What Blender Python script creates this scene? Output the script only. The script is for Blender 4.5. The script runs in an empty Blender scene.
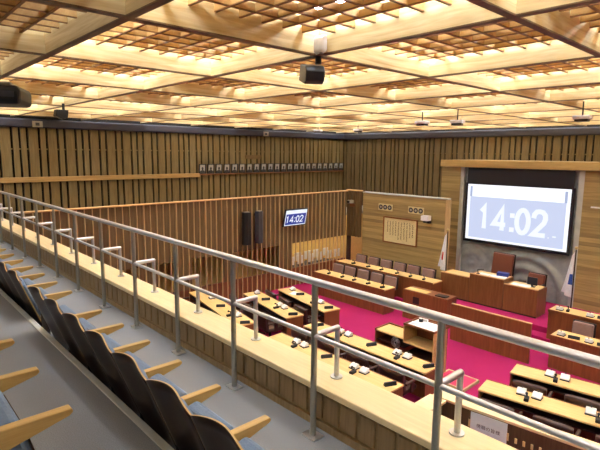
import bpy, bmesh, math, random
from mathutils import Vector, Matrix
random.seed(7)
S = bpy.context.scene
C = S.collection
PI = math.pi
ORD = ['first', 'second', 'third', 'fourth', 'fifth', 'sixth', 'seventh', 'eighth', 'ninth', 'tenth', 'eleventh',
       'twelfth', 'thirteenth', 'fourteenth', 'fifteenth', 'sixteenth', 'seventeenth', 'eighteenth', 'nineteenth',
       'twentieth', 'twenty-first', 'twenty-second', 'twenty-third']

# ------------------------------------------------------------------ materials
def lin(c):
    return tuple((v / 255 / 12.92) if v / 255 <= 0.04045 else ((v / 255 + 0.055) / 1.055) ** 2.4 for v in c) + (1.0,)

def mat_plain(name, rgb, rough=0.5, metal=0.0, spec=0.5, vary=0.06, scale=18.0):
    m = bpy.data.materials.new(name); m.use_nodes = True
    nt = m.node_tree; b = nt.nodes['Principled BSDF']
    b.inputs['Roughness'].default_value = rough
    b.inputs['Metallic'].default_value = metal
    b.inputs['Specular IOR Level'].default_value = spec
    tc = nt.nodes.new('ShaderNodeTexCoord'); n = nt.nodes.new('ShaderNodeTexNoise')
    n.inputs['Scale'].default_value = scale; n.inputs['Detail'].default_value = 3
    nt.links.new(tc.outputs['Object'], n.inputs['Vector'])
    r = nt.nodes.new('ShaderNodeValToRGB')
    c = lin(rgb)
    r.color_ramp.elements[0].position = 0.3; r.color_ramp.elements[1].position = 0.7
    r.color_ramp.elements[0].color = tuple(x * (1 - vary) for x in c[:3]) + (1,)
    r.color_ramp.elements[1].color = tuple(min(1, x * (1 + vary)) for x in c[:3]) + (1,)
    nt.links.new(n.outputs['Fac'], r.inputs['Fac']); nt.links.new(r.outputs['Color'], b.inputs['Base Color'])
    return m

def mat_wood(name, dark, light, axis='Z', fine=26.0, rough=0.45, stretch=14.0, spec=0.4):
    """Grain running along one object axis."""
    m = bpy.data.materials.new(name); m.use_nodes = True
    nt = m.node_tree; b = nt.nodes['Principled BSDF']
    b.inputs['Roughness'].default_value = rough
    b.inputs['Specular IOR Level'].default_value = spec
    tc = nt.nodes.new('ShaderNodeTexCoord'); mp = nt.nodes.new('ShaderNodeMapping')
    sc = [fine, fine, fine]; sc['XYZ'.index(axis)] = fine / stretch
    mp.inputs['Scale'].default_value = sc
    nt.links.new(tc.outputs['Object'], mp.inputs['Vector'])
    n = nt.nodes.new('ShaderNodeTexNoise'); n.inputs['Scale'].default_value = 1.0
    n.inputs['Detail'].default_value = 5; n.inputs['Roughness'].default_value = 0.6; n.inputs['Distortion'].default_value = 0.6
    nt.links.new(mp.outputs['Vector'], n.inputs['Vector'])
    r = nt.nodes.new('ShaderNodeValToRGB')
    r.color_ramp.elements[0].position = 0.32; r.color_ramp.elements[1].position = 0.68
    r.color_ramp.elements[0].color = lin(dark); r.color_ramp.elements[1].color = lin(light)
    nt.links.new(n.outputs['Fac'], r.inputs['Fac']); nt.links.new(r.outputs['Color'], b.inputs['Base Color'])
    return m

def mat_emit(name, rgb, strength):
    m = bpy.data.materials.new(name); m.use_nodes = True
    nt = m.node_tree; b = nt.nodes['Principled BSDF']
    b.inputs['Base Color'].default_value = (0.02, 0.02, 0.02, 1)
    b.inputs['Emission Color'].default_value = lin(rgb)
    b.inputs['Emission Strength'].default_value = strength
    return m

def mat_carpet(name, dark, light, scale=220.0):
    m = mat_plain(name, dark, 0.95, 0, 0.1)
    nt = m.node_tree
    n = [x for x in nt.nodes if x.type == 'TEX_NOISE'][0]; r = [x for x in nt.nodes if x.type == 'VALTORGB'][0]
    n.inputs['Scale'].default_value = scale; n.inputs['Detail'].default_value = 6
    n2 = nt.nodes.new('ShaderNodeTexNoise'); n2.inputs['Scale'].default_value = 1.3
    tc = [x for x in nt.nodes if x.type == 'TEX_COORD'][0]
    nt.links.new(tc.outputs['Object'], n2.inputs['Vector'])
    mx = nt.nodes.new('ShaderNodeMath'); mx.operation = 'MULTIPLY_ADD'
    mx.inputs[1].default_value = 0.35
    nt.links.new(n2.outputs['Fac'], mx.inputs[0]); nt.links.new(n.outputs['Fac'], mx.inputs[2])
    nt.links.new(mx.outputs[0], r.inputs['Fac'])
    r.color_ramp.elements[0].position = 0.45; r.color_ramp.elements[1].position = 0.9
    r.color_ramp.elements[0].color = lin(dark); r.color_ramp.elements[1].color = lin(light)
    return m

def mat_boards(name, cols, pitch, rough=0.4):
    """Horizontal boards: each course takes its own tone, grain runs along X."""
    m = mat_wood(name, cols[0], cols[1], 'X', 16.0, rough, 20.0)
    nt = m.node_tree; b = nt.nodes['Principled BSDF']
    tc = [x for x in nt.nodes if x.type == 'TEX_COORD'][0]; r = [x for x in nt.nodes if x.type == 'VALTORGB'][0]
    sp = nt.nodes.new('ShaderNodeSeparateXYZ'); nt.links.new(tc.outputs['Object'], sp.inputs[0])
    d = nt.nodes.new('ShaderNodeMath'); d.operation = 'DIVIDE'; d.inputs[1].default_value = pitch
    nt.links.new(sp.outputs['Z'], d.inputs[0])
    f = nt.nodes.new('ShaderNodeMath'); f.operation = 'FLOOR'; nt.links.new(d.outputs[0], f.inputs[0])
    w = nt.nodes.new('ShaderNodeTexWhiteNoise'); w.noise_dimensions = '1D'; nt.links.new(f.outputs[0], w.inputs['W'])
    mx = nt.nodes.new('ShaderNodeMixRGB'); mx.blend_type = 'MULTIPLY'; mx.inputs['Fac'].default_value = 1.0
    r2 = nt.nodes.new('ShaderNodeValToRGB')
    r2.color_ramp.elements[0].color = (0.62, 0.60, 0.58, 1); r2.color_ramp.elements[1].color = (1.12, 1.08, 1.0, 1)
    nt.links.new(w.outputs['Value'], r2.inputs['Fac'])
    nt.links.new(r.outputs['Color'], mx.inputs['Color1']); nt.links.new(r2.outputs['Color'], mx.inputs['Color2'])
    nt.links.new(mx.outputs['Color'], b.inputs['Base Color'])
    return m

M = {}
M['magenta_carpet'] = mat_carpet('magenta carpet', (150, 30, 84), (170, 42, 100))
M['pink_carpet'] = mat_carpet('pink carpet', (196, 60, 104), (212, 80, 122))
M['grey_carpet'] = mat_carpet('grey carpet', (130, 136, 143), (157, 162, 170), 160)
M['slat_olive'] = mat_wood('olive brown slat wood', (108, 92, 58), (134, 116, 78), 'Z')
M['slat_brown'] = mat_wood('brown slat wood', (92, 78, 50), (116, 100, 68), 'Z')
M['gap_black'] = mat_plain('dark slat gap', (18, 15, 12), 0.9)
M['cornice'] = mat_plain('dark blue grey cornice', (52, 52, 66), 0.5)
M['pale_rail'] = mat_wood('pale oak rail', (160, 128, 76), (188, 154, 98), 'Y')
M['pale_rail_x'] = mat_wood('pale oak beam', (156, 128, 76), (178, 150, 94), 'X')
M['part_panel'] = mat_wood('russet partition panel', (94, 75, 50), (116, 94, 64), 'Z')
M['batten'] = mat_wood('tan batten', (176, 150, 108), (204, 178, 134), 'Z')
M['part_base'] = mat_wood('red brown base boards', (104, 62, 40), (128, 80, 52), 'Z')
M['boards'] = mat_boards('horizontal oak boards', ((150, 132, 88), (180, 160, 114)), 0.115)
M['coping'] = mat_wood('pale parapet coping', (228, 208, 160), (240, 222, 178), 'X', 30, 0.4)
M['parapet'] = mat_wood('dark parapet panel', (144, 120, 82), (172, 146, 104), 'Z', 30)
M['parapet_frame'] = mat_wood('parapet frame', (150, 126, 86), (174, 150, 106), 'X', 30)
M['desk_top'] = mat_wood('light desk top', (214, 178, 114), (232, 200, 138), 'X', 24, 0.35)
M['desk_red'] = mat_wood('red brown desk veneer', (112, 66, 38), (136, 84, 50), 'Z', 20, 0.4)
M['desk_dark'] = mat_plain('dark desk shelf', (44, 24, 20), 0.6)
M['podium'] = mat_wood('walnut podium veneer', (108, 70, 40), (130, 88, 54), 'Z', 22, 0.35)
M['pale_edge'] = mat_wood('pale wood edge', (196, 156, 104), (214, 178, 126), 'X')
M['leather'] = mat_plain('dark brown leather', (58, 34, 30), 0.38)
M['leather_red'] = mat_plain('red brown leather', (112, 62, 46), 0.4)
M['mauve'] = mat_plain('mauve brown upholstery', (140, 112, 104), 0.7)
M['chair_dark'] = mat_plain('dark chair frame', (40, 28, 26), 0.5)
M['steel'] = mat_plain('brushed steel', (208, 212, 218), 0.36, 0.85, vary=0.03, scale=60)
M['steel_post'] = mat_plain('steel post', (168, 166, 156), 0.34, 0.85, vary=0.04, scale=60)
M['nosing'] = mat_plain('aluminium nosing', (206, 214, 216), 0.45, 0.3)
M['shell'] = mat_wood('dark plywood shell', (40, 27, 23), (58, 41, 34), 'Z', 14, 0.38)
M['ply_edge'] = mat_wood('plywood edge', (176, 146, 90), (196, 166, 108), 'X')
M['arm_wood'] = mat_wood('oak armrest', (176, 144, 84), (204, 172, 110), 'Y', 34, 0.4)
M['blue_fabric'] = mat_plain('blue grey fabric', (112, 132, 160), 0.9, vary=0.1, scale=90)
M['black'] = mat_plain('black plastic', (22, 22, 26), 0.45)
M['navy'] = mat_plain('navy black screen surround', (14, 17, 34), 0.5)
M['slate'] = mat_plain('slate grey cloth grille', (62, 62, 72), 0.7)
M['white'] = mat_plain('white plastic', (232, 234, 238), 0.4)
M['paper'] = mat_plain('white paper', (238, 240, 244), 0.8, vary=0.02)
M['paper_blue'] = mat_plain('pale blue sign paper', (224, 244, 255), 0.7, vary=0.03)
M['blue_book'] = mat_plain('blue book cloth', (36, 52, 130), 0.6)
M['ink'] = mat_plain('grey ink', (70, 76, 92), 0.8)
M['ink_black'] = mat_plain('brush ink', (44, 40, 30), 0.8)
M['cream'] = mat_plain('cream scroll paper', (206, 194, 150), 0.8, vary=0.05)
M['frame_brown'] = mat_wood('brown picture frame', (112, 66, 34), (140, 88, 48), 'X')
M['stone'] = mat_plain('grey carved stone', (150, 157, 160), 0.8, vary=0.12, scale=5)
M['stone_pale'] = mat_plain('pale stone edge', (176, 182, 182), 0.8, vary=0.08, scale=5)
M['photo_grey'] = mat_plain('grey photograph', (176, 174, 166), 0.5, vary=0.1, scale=6)
M['photo_dark'] = mat_plain('dark suit print', (58, 56, 58), 0.5)
M['plaque'] = mat_wood('wooden plaque', (100, 80, 50), (122, 98, 64), 'Y')
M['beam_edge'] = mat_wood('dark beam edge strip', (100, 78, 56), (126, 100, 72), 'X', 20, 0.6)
M['ceil_x'] = mat_wood('ceiling beam wood along the hall', (204, 178, 124), (240, 224, 178), 'X', 20, 0.55, 18)
M['ceil_y'] = mat_wood('ceiling beam wood across the hall', (204, 178, 124), (240, 224, 178), 'Y', 20, 0.55, 18)
M['lattice_shade'] = mat_wood('shaded lattice underside wood', (120, 84, 50), (146, 106, 66), 'X', 14, 0.6)  # darker copy of the lattice wood, paints shade on the slat undersides
M['ceil_tan'] = mat_wood('tan ceiling board', (196, 158, 100), (216, 180, 122), 'X', 14, 0.7)
M['lattice'] = mat_wood('ceiling lattice wood', (176, 140, 88), (198, 164, 110), 'X', 14, 0.6)
M['plaster'] = mat_plain('plaster', (150, 146, 138), 0.9)
M['dark_wall'] = mat_wood('dark rear wall', (76, 62, 42), (96, 80, 56), 'Z')
M['lamp'] = mat_emit('ceiling lamp panel', (222, 236, 255), 47.0)
M['lamp_off'] = mat_emit('dimmed ceiling lamp panel', (232, 240, 252), 12.0)
M['lobby_wall'] = mat_plain('yellow lobby wall', (214, 184, 116), 0.8)
M['lobby_lamp'] = mat_emit('lobby lamp', (255, 236, 190), 26.0)
M['scr_white'] = mat_emit('screen white', (246, 249, 255), 1.15)
M['scr_blue'] = mat_emit('screen pale blue', (205, 216, 246), 0.98)
M['scr_grey'] = mat_emit('screen grey side', (178, 192, 228), 0.9)
M['tv_blue'] = mat_emit('display blue', (16, 48, 150), 1.0)
M['tv_white'] = mat_emit('display white', (240, 246, 255), 1.05)
M['red'] = mat_plain('flag red', (196, 26, 40), 0.8)
M['flag_white'] = mat_plain('flag white cloth', (234, 238, 246), 0.85, vary=0.04)
M['flag_blue'] = mat_plain('flag blue', (40, 80, 170), 0.8)
M['brass'] = mat_plain('pale gilt metal', (200, 180, 130), 0.3, 0.9)
M['slot_light_clip'] = mat_plain('pale slot light and clip', (220, 196, 140), 0.5)  # pale tone painting light in the wall slots; also colours the sign clips

# ------------------------------------------------------------------ mesh helpers
class MB:
    def __init__(s): s.bm = bmesh.new()
    def _add(s, v, f, mi=0, sm=False):
        vs = [s.bm.verts.new(p) for p in v]; out = []
        for q in f:
            fc = s.bm.faces.new([vs[i] for i in q]); fc.material_index = mi; fc.smooth = sm; out.append(fc)
        return vs, out
    def box(s, x0, x1, y0, y1, z0, z1, bev=0.0, mi=0, mx=None, seg=2):
        v = [Vector((x, y, z)) for z in (z0, z1) for y in (y0, y1) for x in (x0, x1)]
        if mx is not None: v = [mx @ p for p in v]
        vs, fs = s._add(v, [(0, 2, 3, 1), (4, 5, 7, 6), (0, 1, 5, 4), (2, 6, 7, 3), (0, 4, 6, 2), (1, 3, 7, 5)], mi)
        if bev:
            ed = list({e for f in fs for e in f.edges})
            r = bmesh.ops.bevel(s.bm, geom=ed, offset=bev, segments=seg, affect='EDGES', profile=0.5)
            for f in r['faces']: f.material_index = mi
        return s
    def tube(s, a, b, r, n=14, r2=None, mi=0, caps=True):
        a = Vector(a); b = Vector(b); d = (b - a); r2 = r if r2 is None else r2
        q = d.to_track_quat('Z', 'Y').to_matrix(); v = []
        for k in range(n):
            t = 2 * PI * k / n; o = Vector((math.cos(t), math.sin(t), 0))
            v.append(a + q @ (o * r))
        for k in range(n):
            t = 2 * PI * k / n; o = Vector((math.cos(t), math.sin(t), 0))
            v.append(b + q @ (o * r2))
        s._add(v, [(k, (k + 1) % n, n + (k + 1) % n, n + k) for k in range(n)], mi, True)
        if caps:
            s._add(v[:n], [tuple(reversed(range(n)))], mi); s._add(v[n:], [tuple(range(n))], mi)
        return s
    def path(s, pts, r, n=10, mi=0):
        for a, b in zip(pts[:-1], pts[1:]): s.tube(a, b, r, n, mi=mi)
        for p in pts[1:-1]: s.ball(p, r, mi=mi, n=n)
        return s
    def ball(s, c, r, n=12, mi=0, sz=1.0):
        c = Vector(c); v = []; m = max(4, n // 2)
        for i in range(m + 1):
            ph = PI * i / m
            for k in range(n):
                t = 2 * PI * k / n
                v.append(c + Vector((r * math.sin(ph) * math.cos(t), r * math.sin(ph) * math.sin(t), r * sz * math.cos(ph))))
        f = [(i * n + k, (i + 1) * n + k, (i + 1) * n + (k + 1) % n, i * n + (k + 1) % n) for i in range(m) for k in range(n)]
        s._add(v, f, mi, True); return s
    def prism(s, poly, h0, h1, plane='XY', mi=0, bev=0.0):
        """poly in a plane, extruded along the remaining axis h0..h1"""
        def P(a, b, h): return {'XY': (a, b, h), 'YZ': (h, a, b), 'XZ': (a, h, b)}[plane]
        n = len(poly); v = [P(a, b, h0) for a, b in poly] + [P(a, b, h1) for a, b in poly]
        vs, fs = s._add(v, [tuple(reversed(range(n))), tuple(range(n, 2 * n))] + [(k, (k + 1) % n, n + (k + 1) % n, n + k) for k in range(n)], mi)
        if bev:
            r = bmesh.ops.bevel(s.bm, geom=list({e for f in fs for e in f.edges}), offset=bev, segments=2, affect='EDGES', profile=0.5)
            for f in r['faces']: f.material_index = mi
        return s
    def grid(s, fn, nu, nv, mi=0, thick=None, mi_rim=None):
        """surface fn(u,v)->point, thick: function giving second surface"""
        A = [[s.bm.verts.new(fn(i / nu, j / nv)) for i in range(nu + 1)] for j in range(nv + 1)]
        def q(a, b, c, d, m, sm=True):
            f = s.bm.faces.new((a, b, c, d)); f.material_index = m; f.smooth = sm
        for j in range(nv):
            for i in range(nu): q(A[j][i], A[j][i + 1], A[j + 1][i + 1], A[j + 1][i], mi)
        if thick:
            B = [[s.bm.verts.new(thick(i / nu, j / nv)) for i in range(nu + 1)] for j in range(nv + 1)]
            mr = mi if mi_rim is None else mi_rim
            for j in range(nv):
                for i in range(nu): q(B[j][i], B[j + 1][i], B[j + 1][i + 1], B[j][i + 1], mi)
            for i in range(nu):
                q(A[0][i], B[0][i], B[0][i + 1], A[0][i + 1], mr, False); q(A[nv][i], A[nv][i + 1], B[nv][i + 1], B[nv][i], mr, False)
            for j in range(nv):
                q(A[j][0], A[j + 1][0], B[j + 1][0], B[j][0], mr, False); q(A[j][nu], B[j][nu], B[j + 1][nu], A[j + 1][nu], mr, False)
        return s
    def build(s, name, mats, parent=None, loc=(0, 0, 0), rz=0.0):
        bmesh.ops.recalc_face_normals(s.bm, faces=s.bm.faces)
        me = bpy.data.meshes.new(name); s.bm.to_mesh(me); s.bm.free()
        for m in (mats if isinstance(mats, (list, tuple)) else [mats]): me.materials.append(M[m] if isinstance(m, str) else m)
        o = bpy.data.objects.new(name, me); C.objects.link(o); o.location = loc; o.rotation_euler = (0, 0, rz)
        if parent is not None: o.parent = parent
        return o

def B(*a, **k): return MB().box(*a, **k)
def tag(o, label, cat, group=None):
    o['label'] = label; o['category'] = cat
    if group: o['group'] = group
    return o
def thing(name, label, cat, loc=(0, 0, 0), rz=0.0, group=None):
    o = bpy.data.objects.new(name, None); C.objects.link(o); o.location = loc; o.rotation_euler = (0, 0, rz)
    o.empty_display_size = 0.1
    return tag(o, label, cat, group)
def struct(o): o['kind'] = 'structure'; return o
def kids(o): return [c for c in bpy.data.objects if c.parent == o]
def dup(root, loc, rz, label, group=None, cache={}):
    if root.name not in cache: cache[root.name] = [(c, kids(c)) for c in kids(root)]
    r = root.copy(); C.objects.link(r); r.location = loc; r.rotation_euler = (0, 0, rz); r['label'] = label
    if group: r['group'] = group
    for ch, gs in cache[root.name]:
        c = ch.copy(); C.objects.link(c); c.parent = r
        for g in gs:
            d = g.copy(); C.objects.link(d); d.parent = c
    return r
class Maker:
    """first call moves the built prototype itself, later calls copy it"""
    def __init__(s, proto): s.p = proto; s.n = 0
    def __call__(s, loc, rz, label, group=None):
        s.n += 1
        if s.n == 1:
            s.p.location = loc; s.p.rotation_euler = (0, 0, rz); s.p['label'] = label
            if group: s.p['group'] = group
            return s.p
        return dup(s.p, loc, rz, label, group)
GLYPH = {'1': [[(.22, .78), (.46, 1.0), (.46, 0)]], '4': [[(.66, 0), (.66, 1.0), (.06, .27), (.90, .27)]],
         '0': [[(.5 + .38 * math.cos(a * PI / 12), .5 + .50 * math.sin(a * PI / 12)) for a in range(25)]],
         '2': [[(.12, .70), (.16, .86), (.30, .98), (.50, 1.0), (.70, .97), (.84, .85), (.86, .70), (.78, .52), (.12, 0), (.90, 0)]]}
def digits(name, body, h, wd, mat, parent, mx, t=.17, depth=.003):
    """numerals drawn as thick strokes: h digit height, wd digit width, t stroke in digit heights"""
    m = MB(); x = 0.0; hw = t * h / 2
    tot = sum(.42 if c == ':' else 1.0 for c in body) * wd * 1.08
    for c in body:
        if c == ':':
            for zz in (.16, .68): m.prism([(x - tot / 2 + .1 * wd, zz * h - h / 2 - hw), (x - tot / 2 + .1 * wd + 2 * hw, zz * h - h / 2 - hw), (x - tot / 2 + .1 * wd + 2 * hw, zz * h - h / 2 + hw), (x - tot / 2 + .1 * wd, zz * h - h / 2 + hw)], 0, depth)
            x += .42 * wd * 1.08; continue
        for st in GLYPH[c]:
            P2 = [Vector((x - tot / 2 + a * wd, hw + b * (h - 2 * hw) - h / 2)) for a, b in st]
            closed = c == '0'
            if closed: P2 = P2[:-1]
            n = len(P2); L_ = []; R_ = []
            for i in range(n):
                a = P2[i - 1] if (i > 0 or closed) else None; b = P2[(i + 1) % n] if (i < n - 1 or closed) else None
                d1 = (P2[i] - a).normalized() if a is not None else None; d2 = (b - P2[i]).normalized() if b is not None else None
                d = ((d1 or d2) + (d2 or d1)).normalized(); nn = Vector((-d.y, d.x)); k = nn.dot(Vector((-(d2 or d1).y, (d2 or d1).x)))
                o = nn * (hw / max(k, .45)); L_.append(P2[i] + o); R_.append(P2[i] - o)
            for i in range(n if closed else n - 1):
                j = (i + 1) % n; m.prism([tuple(L_[i]), tuple(R_[i]), tuple(R_[j]), tuple(L_[j])], 0, depth)
        x += wd * 1.08
    for v in m.bm.verts: v.co = mx @ v.co
    return m.build(name, mat, parent)
def text_mesh(name, body, size, mat, parent, mx, depth=0.004, bold=0.0, sx=1.0, spacing=1.0):
    cu = bpy.data.curves.new(name, 'FONT'); cu.body = body; cu.size = size; cu.align_x = 'CENTER'; cu.align_y = 'CENTER'
    cu.extrude = depth; cu.offset = bold; cu.space_character = spacing
    o = bpy.data.objects.new(name, cu); C.objects.link(o)
    dg = bpy.context.evaluated_depsgraph_get(); me = bpy.data.meshes.new_from_object(o.evaluated_get(dg))
    bpy.data.objects.remove(o); bpy.data.curves.remove(cu)
    me.transform(mx @ Matrix.Diagonal((sx, 1, 1, 1)))
    me.materials.clear(); me.materials.append(M[mat])
    r = bpy.data.objects.new(name, me); C.objects.link(r); r.parent = parent
    return r

# ------------------------------------------------------------------ room shell
XL, XR, YF, YB = -15.0, 4.0, 16.5, -4.0
CZ = 5.39                      # underside of the ceiling beams
struct(B(XL - .2, XR + .2, YB - .2, YF + .2, -.2, 0).build('floor', 'magenta_carpet'))

def slat_wall(axis, fixed, a0, a1, z0, z1, sgn, matname, seed):
    """boards of two widths with dark gaps; axis is the running direction"""
    rng = random.Random(seed); m = MB(); a = a0; seq = [0.135, 0.235, 0.135, 0.135, 0.235, 0.135, 0.235]; k = seed
    while a < a1:
        w = min(seq[k % 7] * rng.uniform(.96, 1.04), a1 - a); k += 1
        f0, f1 = sorted((fixed, fixed + sgn * .045))
        if axis == 'Y': m.box(f0, f1, a, a + w, z0, z1)
        else: m.box(a, a + w, f0, f1, z0, z1)
        a += w + 0.058
    return m
wl = struct(B(XL - .35, XL - .16, YB, YF + .2, 0, 5.9).build('wall_left', 'gap_black'))
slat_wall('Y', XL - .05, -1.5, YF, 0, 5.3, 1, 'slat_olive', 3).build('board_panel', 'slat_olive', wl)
B(XL - .048, XL - .03, -1.5, YF, 4.52, 4.56).build('cross_rail', 'slat_olive', wl)
wb = struct(B(XL - .25, XR + .2, YF + .16, YF + .35, 0, 5.9).build('wall_back', 'gap_black'))
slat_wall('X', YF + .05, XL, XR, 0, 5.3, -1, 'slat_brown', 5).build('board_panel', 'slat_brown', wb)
B(XL, XR, YF + .03, YF + .048, 4.52, 4.56).build('cross_rail', 'slat_brown', wb)
struct(B(XR, XR + .2, YB, YF + .2, 0, 5.9).build('wall_right', 'dark_wall'))
struct(B(XL, XR, YB - .2, YB, 0, 5.9).build('wall_rear', 'dark_wall'))
# dark cornice pipe under the ceiling, one run per wall
c1 = struct(MB().box(XL, XL + .10, YB, YF, 5.12, 5.36, bev=.04, seg=3).build('trim_1', 'cornice'))
c2 = struct(MB().box(XL, XR, YF - .10, YF, 5.12, 5.36, bev=.04, seg=3).build('trim_2', 'cornice'))
# ledge along the portrait wall
struct(B(XL - .005, XL + .09, YB, 8.95, 3.63, 3.77, bev=.008).build('trim_3', 'pale_rail'))
struct(B(XL - .005, XL + .09, 8.95, YF - .05, 3.70, 3.74, bev=.006).build('trim_4', 'frame_brown'))

# ceiling: slab, lamps, lattice, deep beams
struct(B(XL - .2, XR + .2, YB - .2, YF + .2, 6.02, 6.2).build('ceiling', 'plaster'))
P = 1.815                      # coffer module
bx = [-3.33 + P * k for k in range(-6, 4)]
by = [-0.345 + P * k for k in range(-2, 10)]
YL = by[3]                     # lamps behind this line are dimmed (first coffer row over the gallery)
YD = by[3]
lit = MB(); dim = MB()
allx = [XL] + [v for v in bx if XL < v < XR] + [XR]; ally = [YB] + [v for v in by if YB < v < YF] + [YF]
for i in range(len(allx) - 1):
    for j in range(len(ally) - 1):
        x0, x1, y0, y1 = allx[i] + .02, allx[i + 1] - .02, ally[j] + .02, ally[j + 1] - .02
        if x1 - x0 < .1 or y1 - y0 < .1: continue
        t = dim if (y1 < 1.6 and x1 < 5) else lit
        b_, wd2, q = .10, .045, P / 8                         # small lamps along the coffer's edges, one above each lattice cell
        def cells(lo, hi, o): 
            k0 = math.ceil((lo - o) / q); return [o + q * (k + .5) for k in range(k0 - 1, k0 + 9) if lo + .05 < o + q * (k + .5) < hi - .05]
        for c in cells(x0, x1, bx[0]):
            for yy in (y0 + b_, y1 - b_): t.box(c - .055, c + .055, yy - wd2, yy + wd2, 5.76, 5.80)
        for c in cells(y0 + 1.5 * b_, y1 - 1.5 * b_, by[0]):
            for xx in (x0 + b_, x1 - b_):
                if (i * 7 + j * 5 + (3 if xx > x0 + .5 else 0)) % 4 < 2 and abs(c - (y0 + y1) / 2) < .6: continue   # some sides carry fewer lamps
                t.box(xx - wd2, xx + wd2, c - .055, c + .055, 5.76, 5.80)
struct(lit.build('ceiling_panel', 'lamp')); struct(dim.build('ceiling_panel', 'lamp_off'))
struct(B(XL, XR, YB, YF, 5.90, 5.96).build('ceiling_board', 'ceil_tan'))
lat = MB(); q = P / 8
for k in range(int((XR - XL) / q) + 2):
    x = bx[0] + q * (k - 2)
    if XL < x < XR and min(abs(x - b) for b in bx) > .05:
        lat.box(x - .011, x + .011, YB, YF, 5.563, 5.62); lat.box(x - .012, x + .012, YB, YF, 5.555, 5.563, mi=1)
for k in range(int((YF - YB) / q) + 2):
    y = by[0] + q * (k - 2)
    if YB < y < YF and min(abs(y - b) for b in by) > .05:
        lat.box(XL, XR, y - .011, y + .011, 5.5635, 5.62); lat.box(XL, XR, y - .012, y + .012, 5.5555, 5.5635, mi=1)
struct(lat.build('ceiling_slat', ['lattice', 'lattice_shade']))
for x in bx:
    if XL < x < XR:
        o = struct(B(-.028, .028, YB, YF, CZ + .012, 5.92).build('ceiling_beam', 'ceil_y', None, (x, 0, 0)))
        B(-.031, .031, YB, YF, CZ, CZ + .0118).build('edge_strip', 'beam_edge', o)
for y in by:
    if YB < y < YF:
        o = struct(B(XL, XR, -.028, .028, CZ + .0125, 5.92).build('ceiling_beam', 'ceil_x', None, (0, y, 0)))
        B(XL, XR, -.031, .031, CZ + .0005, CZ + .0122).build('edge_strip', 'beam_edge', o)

# gallery tiers
struct(B(XL, XR, 1.155, 2.62, 2.35, 2.5).build('floor_gallery', 'grey_carpet'))
struct(B(XL, XR, .17, 1.155, 2.35, 2.875).build('floor_gallery_step', 'grey_carpet'))
struct(B(XL, XR, YB, .17, 2.35, 3.3).build('floor_gallery_rear', 'grey_carpet'))
struct(B(XL, XR, 2.0, 2.2, 0, 2.35).build('wall_under_gallery', 'dark_wall'))
struct(B(XL, XR, 1.115, 1.165, 2.838, 2.881, bev=.006).build('trim_5', 'nosing'))
struct(B(XL, XR, .14, .205, 3.262, 3.306, bev=.008).build('trim_6', 'nosing'))

# parapet
pw = struct(B(XL, XR, 2.375, 2.56, 2.35, 2.82).build('wall_parapet', 'parapet_frame'))
pm = MB(); x = -14.9; pp = .97 / 6
while x < XR - .2:
    pm.box(x + .013, x + pp - .013, 2.357, 2.376, 2.575, 2.765, bev=.006, seg=1); x += pp
pm.build('panel', 'parapet', pw)
B(XL, XR, 2.352, 2.376, 2.5, 2.555).build('plinth', 'parapet', pw)
B(XL, XR, 2.29, 2.605, 2.82, 2.87, bev=.008).build('coping', 'coping', pw)

# guard rail: one welded thing
rail = thing('guard_rail', 'brushed steel guard rail standing along the pale gallery parapet', 'railing', (0, 2.25, 2.5))
MB().tube((XL + .02, 0, 1.135), (XR - .02, 0, 1.135), .026, 18).build('top_rail', 'steel', rail)
MB().tube((XL + .02, 0, .75), (XR - .02, 0, .75), .017, 14).build('middle_rail', 'steel', rail)
for k in range(-5, 14):
    px = -1.31 - .972 * k
    if px < XL + .2: continue
    p = MB().tube((px, 0, .008), (px, 0, 1.12), .022, 16).build('post', 'steel_post', rail)
    MB().box(px - .065, px + .065, -.05, .05, .0015, .012, bev=.003).build('foot_plate', 'steel', p)
    b = MB().path([(px, .015, .752), (px, .235, .752)], .021, 14)
    b.ball((px, .235, .752), .021, 14)
    b.tube((px, .235, .752), (px, .235, .378), .019, 14)
    b = b.build('bracket', 'steel', rail)
    MB().tube((px, .235, .371), (px, .235, .381), .045, 18).build('foot_disc', 'steel', b)

# ------------------------------------------------------------------ gallery seats
def make_seat():
    t = thing('gallery_seat', 'seat', 'seat', group='gallery seats')
    W = .472; T = .010
    def prof(u, v, off):
        c = 2 * u - 1
        ztop = .825 - .05 * abs(c) ** 2.5
        z = .12 + (ztop - .12) * v
        y = .14 - .37 * (z - .4) + .080 - .038 * (.5 - .5 * math.cos(PI * abs(c))) + off
        return (c * W / 2, y, z)
    MB().grid(lambda u, v: prof(u, v, -T), 20, 10, 0, lambda u, v: prof(u, v, 0), 1).build('backrest', ['shell', 'ply_edge'], t)
    def pad(u, v, off):
        uu = .10 + .80 * u; x, y, z = prof(uu, .42 + .46 * v, off); return (x, y, z)
    MB().grid(lambda u, v: pad(u, v, .004), 14, 8, 0, lambda u, v: pad(u, v, .022)).build('back_pad', 'blue_fabric', t)
    sq = Matrix.Translation((0, .315, .22)) @ Matrix.Rotation(math.radians(14), 4, 'X')
    sp_ = MB().box(-.19, .19, .0, .095, .0, .36, bev=.03, mx=sq, seg=3).build('seat_pad', 'blue_fabric', t)
    MB().box(-.185, .185, .0955, .103, .02, .30, bev=.006, mx=sq).build('seat_pan', 'shell', sp_)
    a = MB().prism([(.19, .56), (.225, .505), (.485, .572), (.498, .585), (.493, .60), (.19, .60)], W / 2 - .012, W / 2 + .034, 'YZ', bev=.004)
    a = a.build('armrest', 'arm_wood', t)
    s = MB().box(W / 2 + .003, W / 2 + .019, .20, .27, .02, .52); s.box(W / 2 - .012, W / 2 + .034, .18, .34, .0, .02)
    s.build('support', 'chair_dark', t)
    return t
seat = Maker(make_seat())
gp = .475
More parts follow.
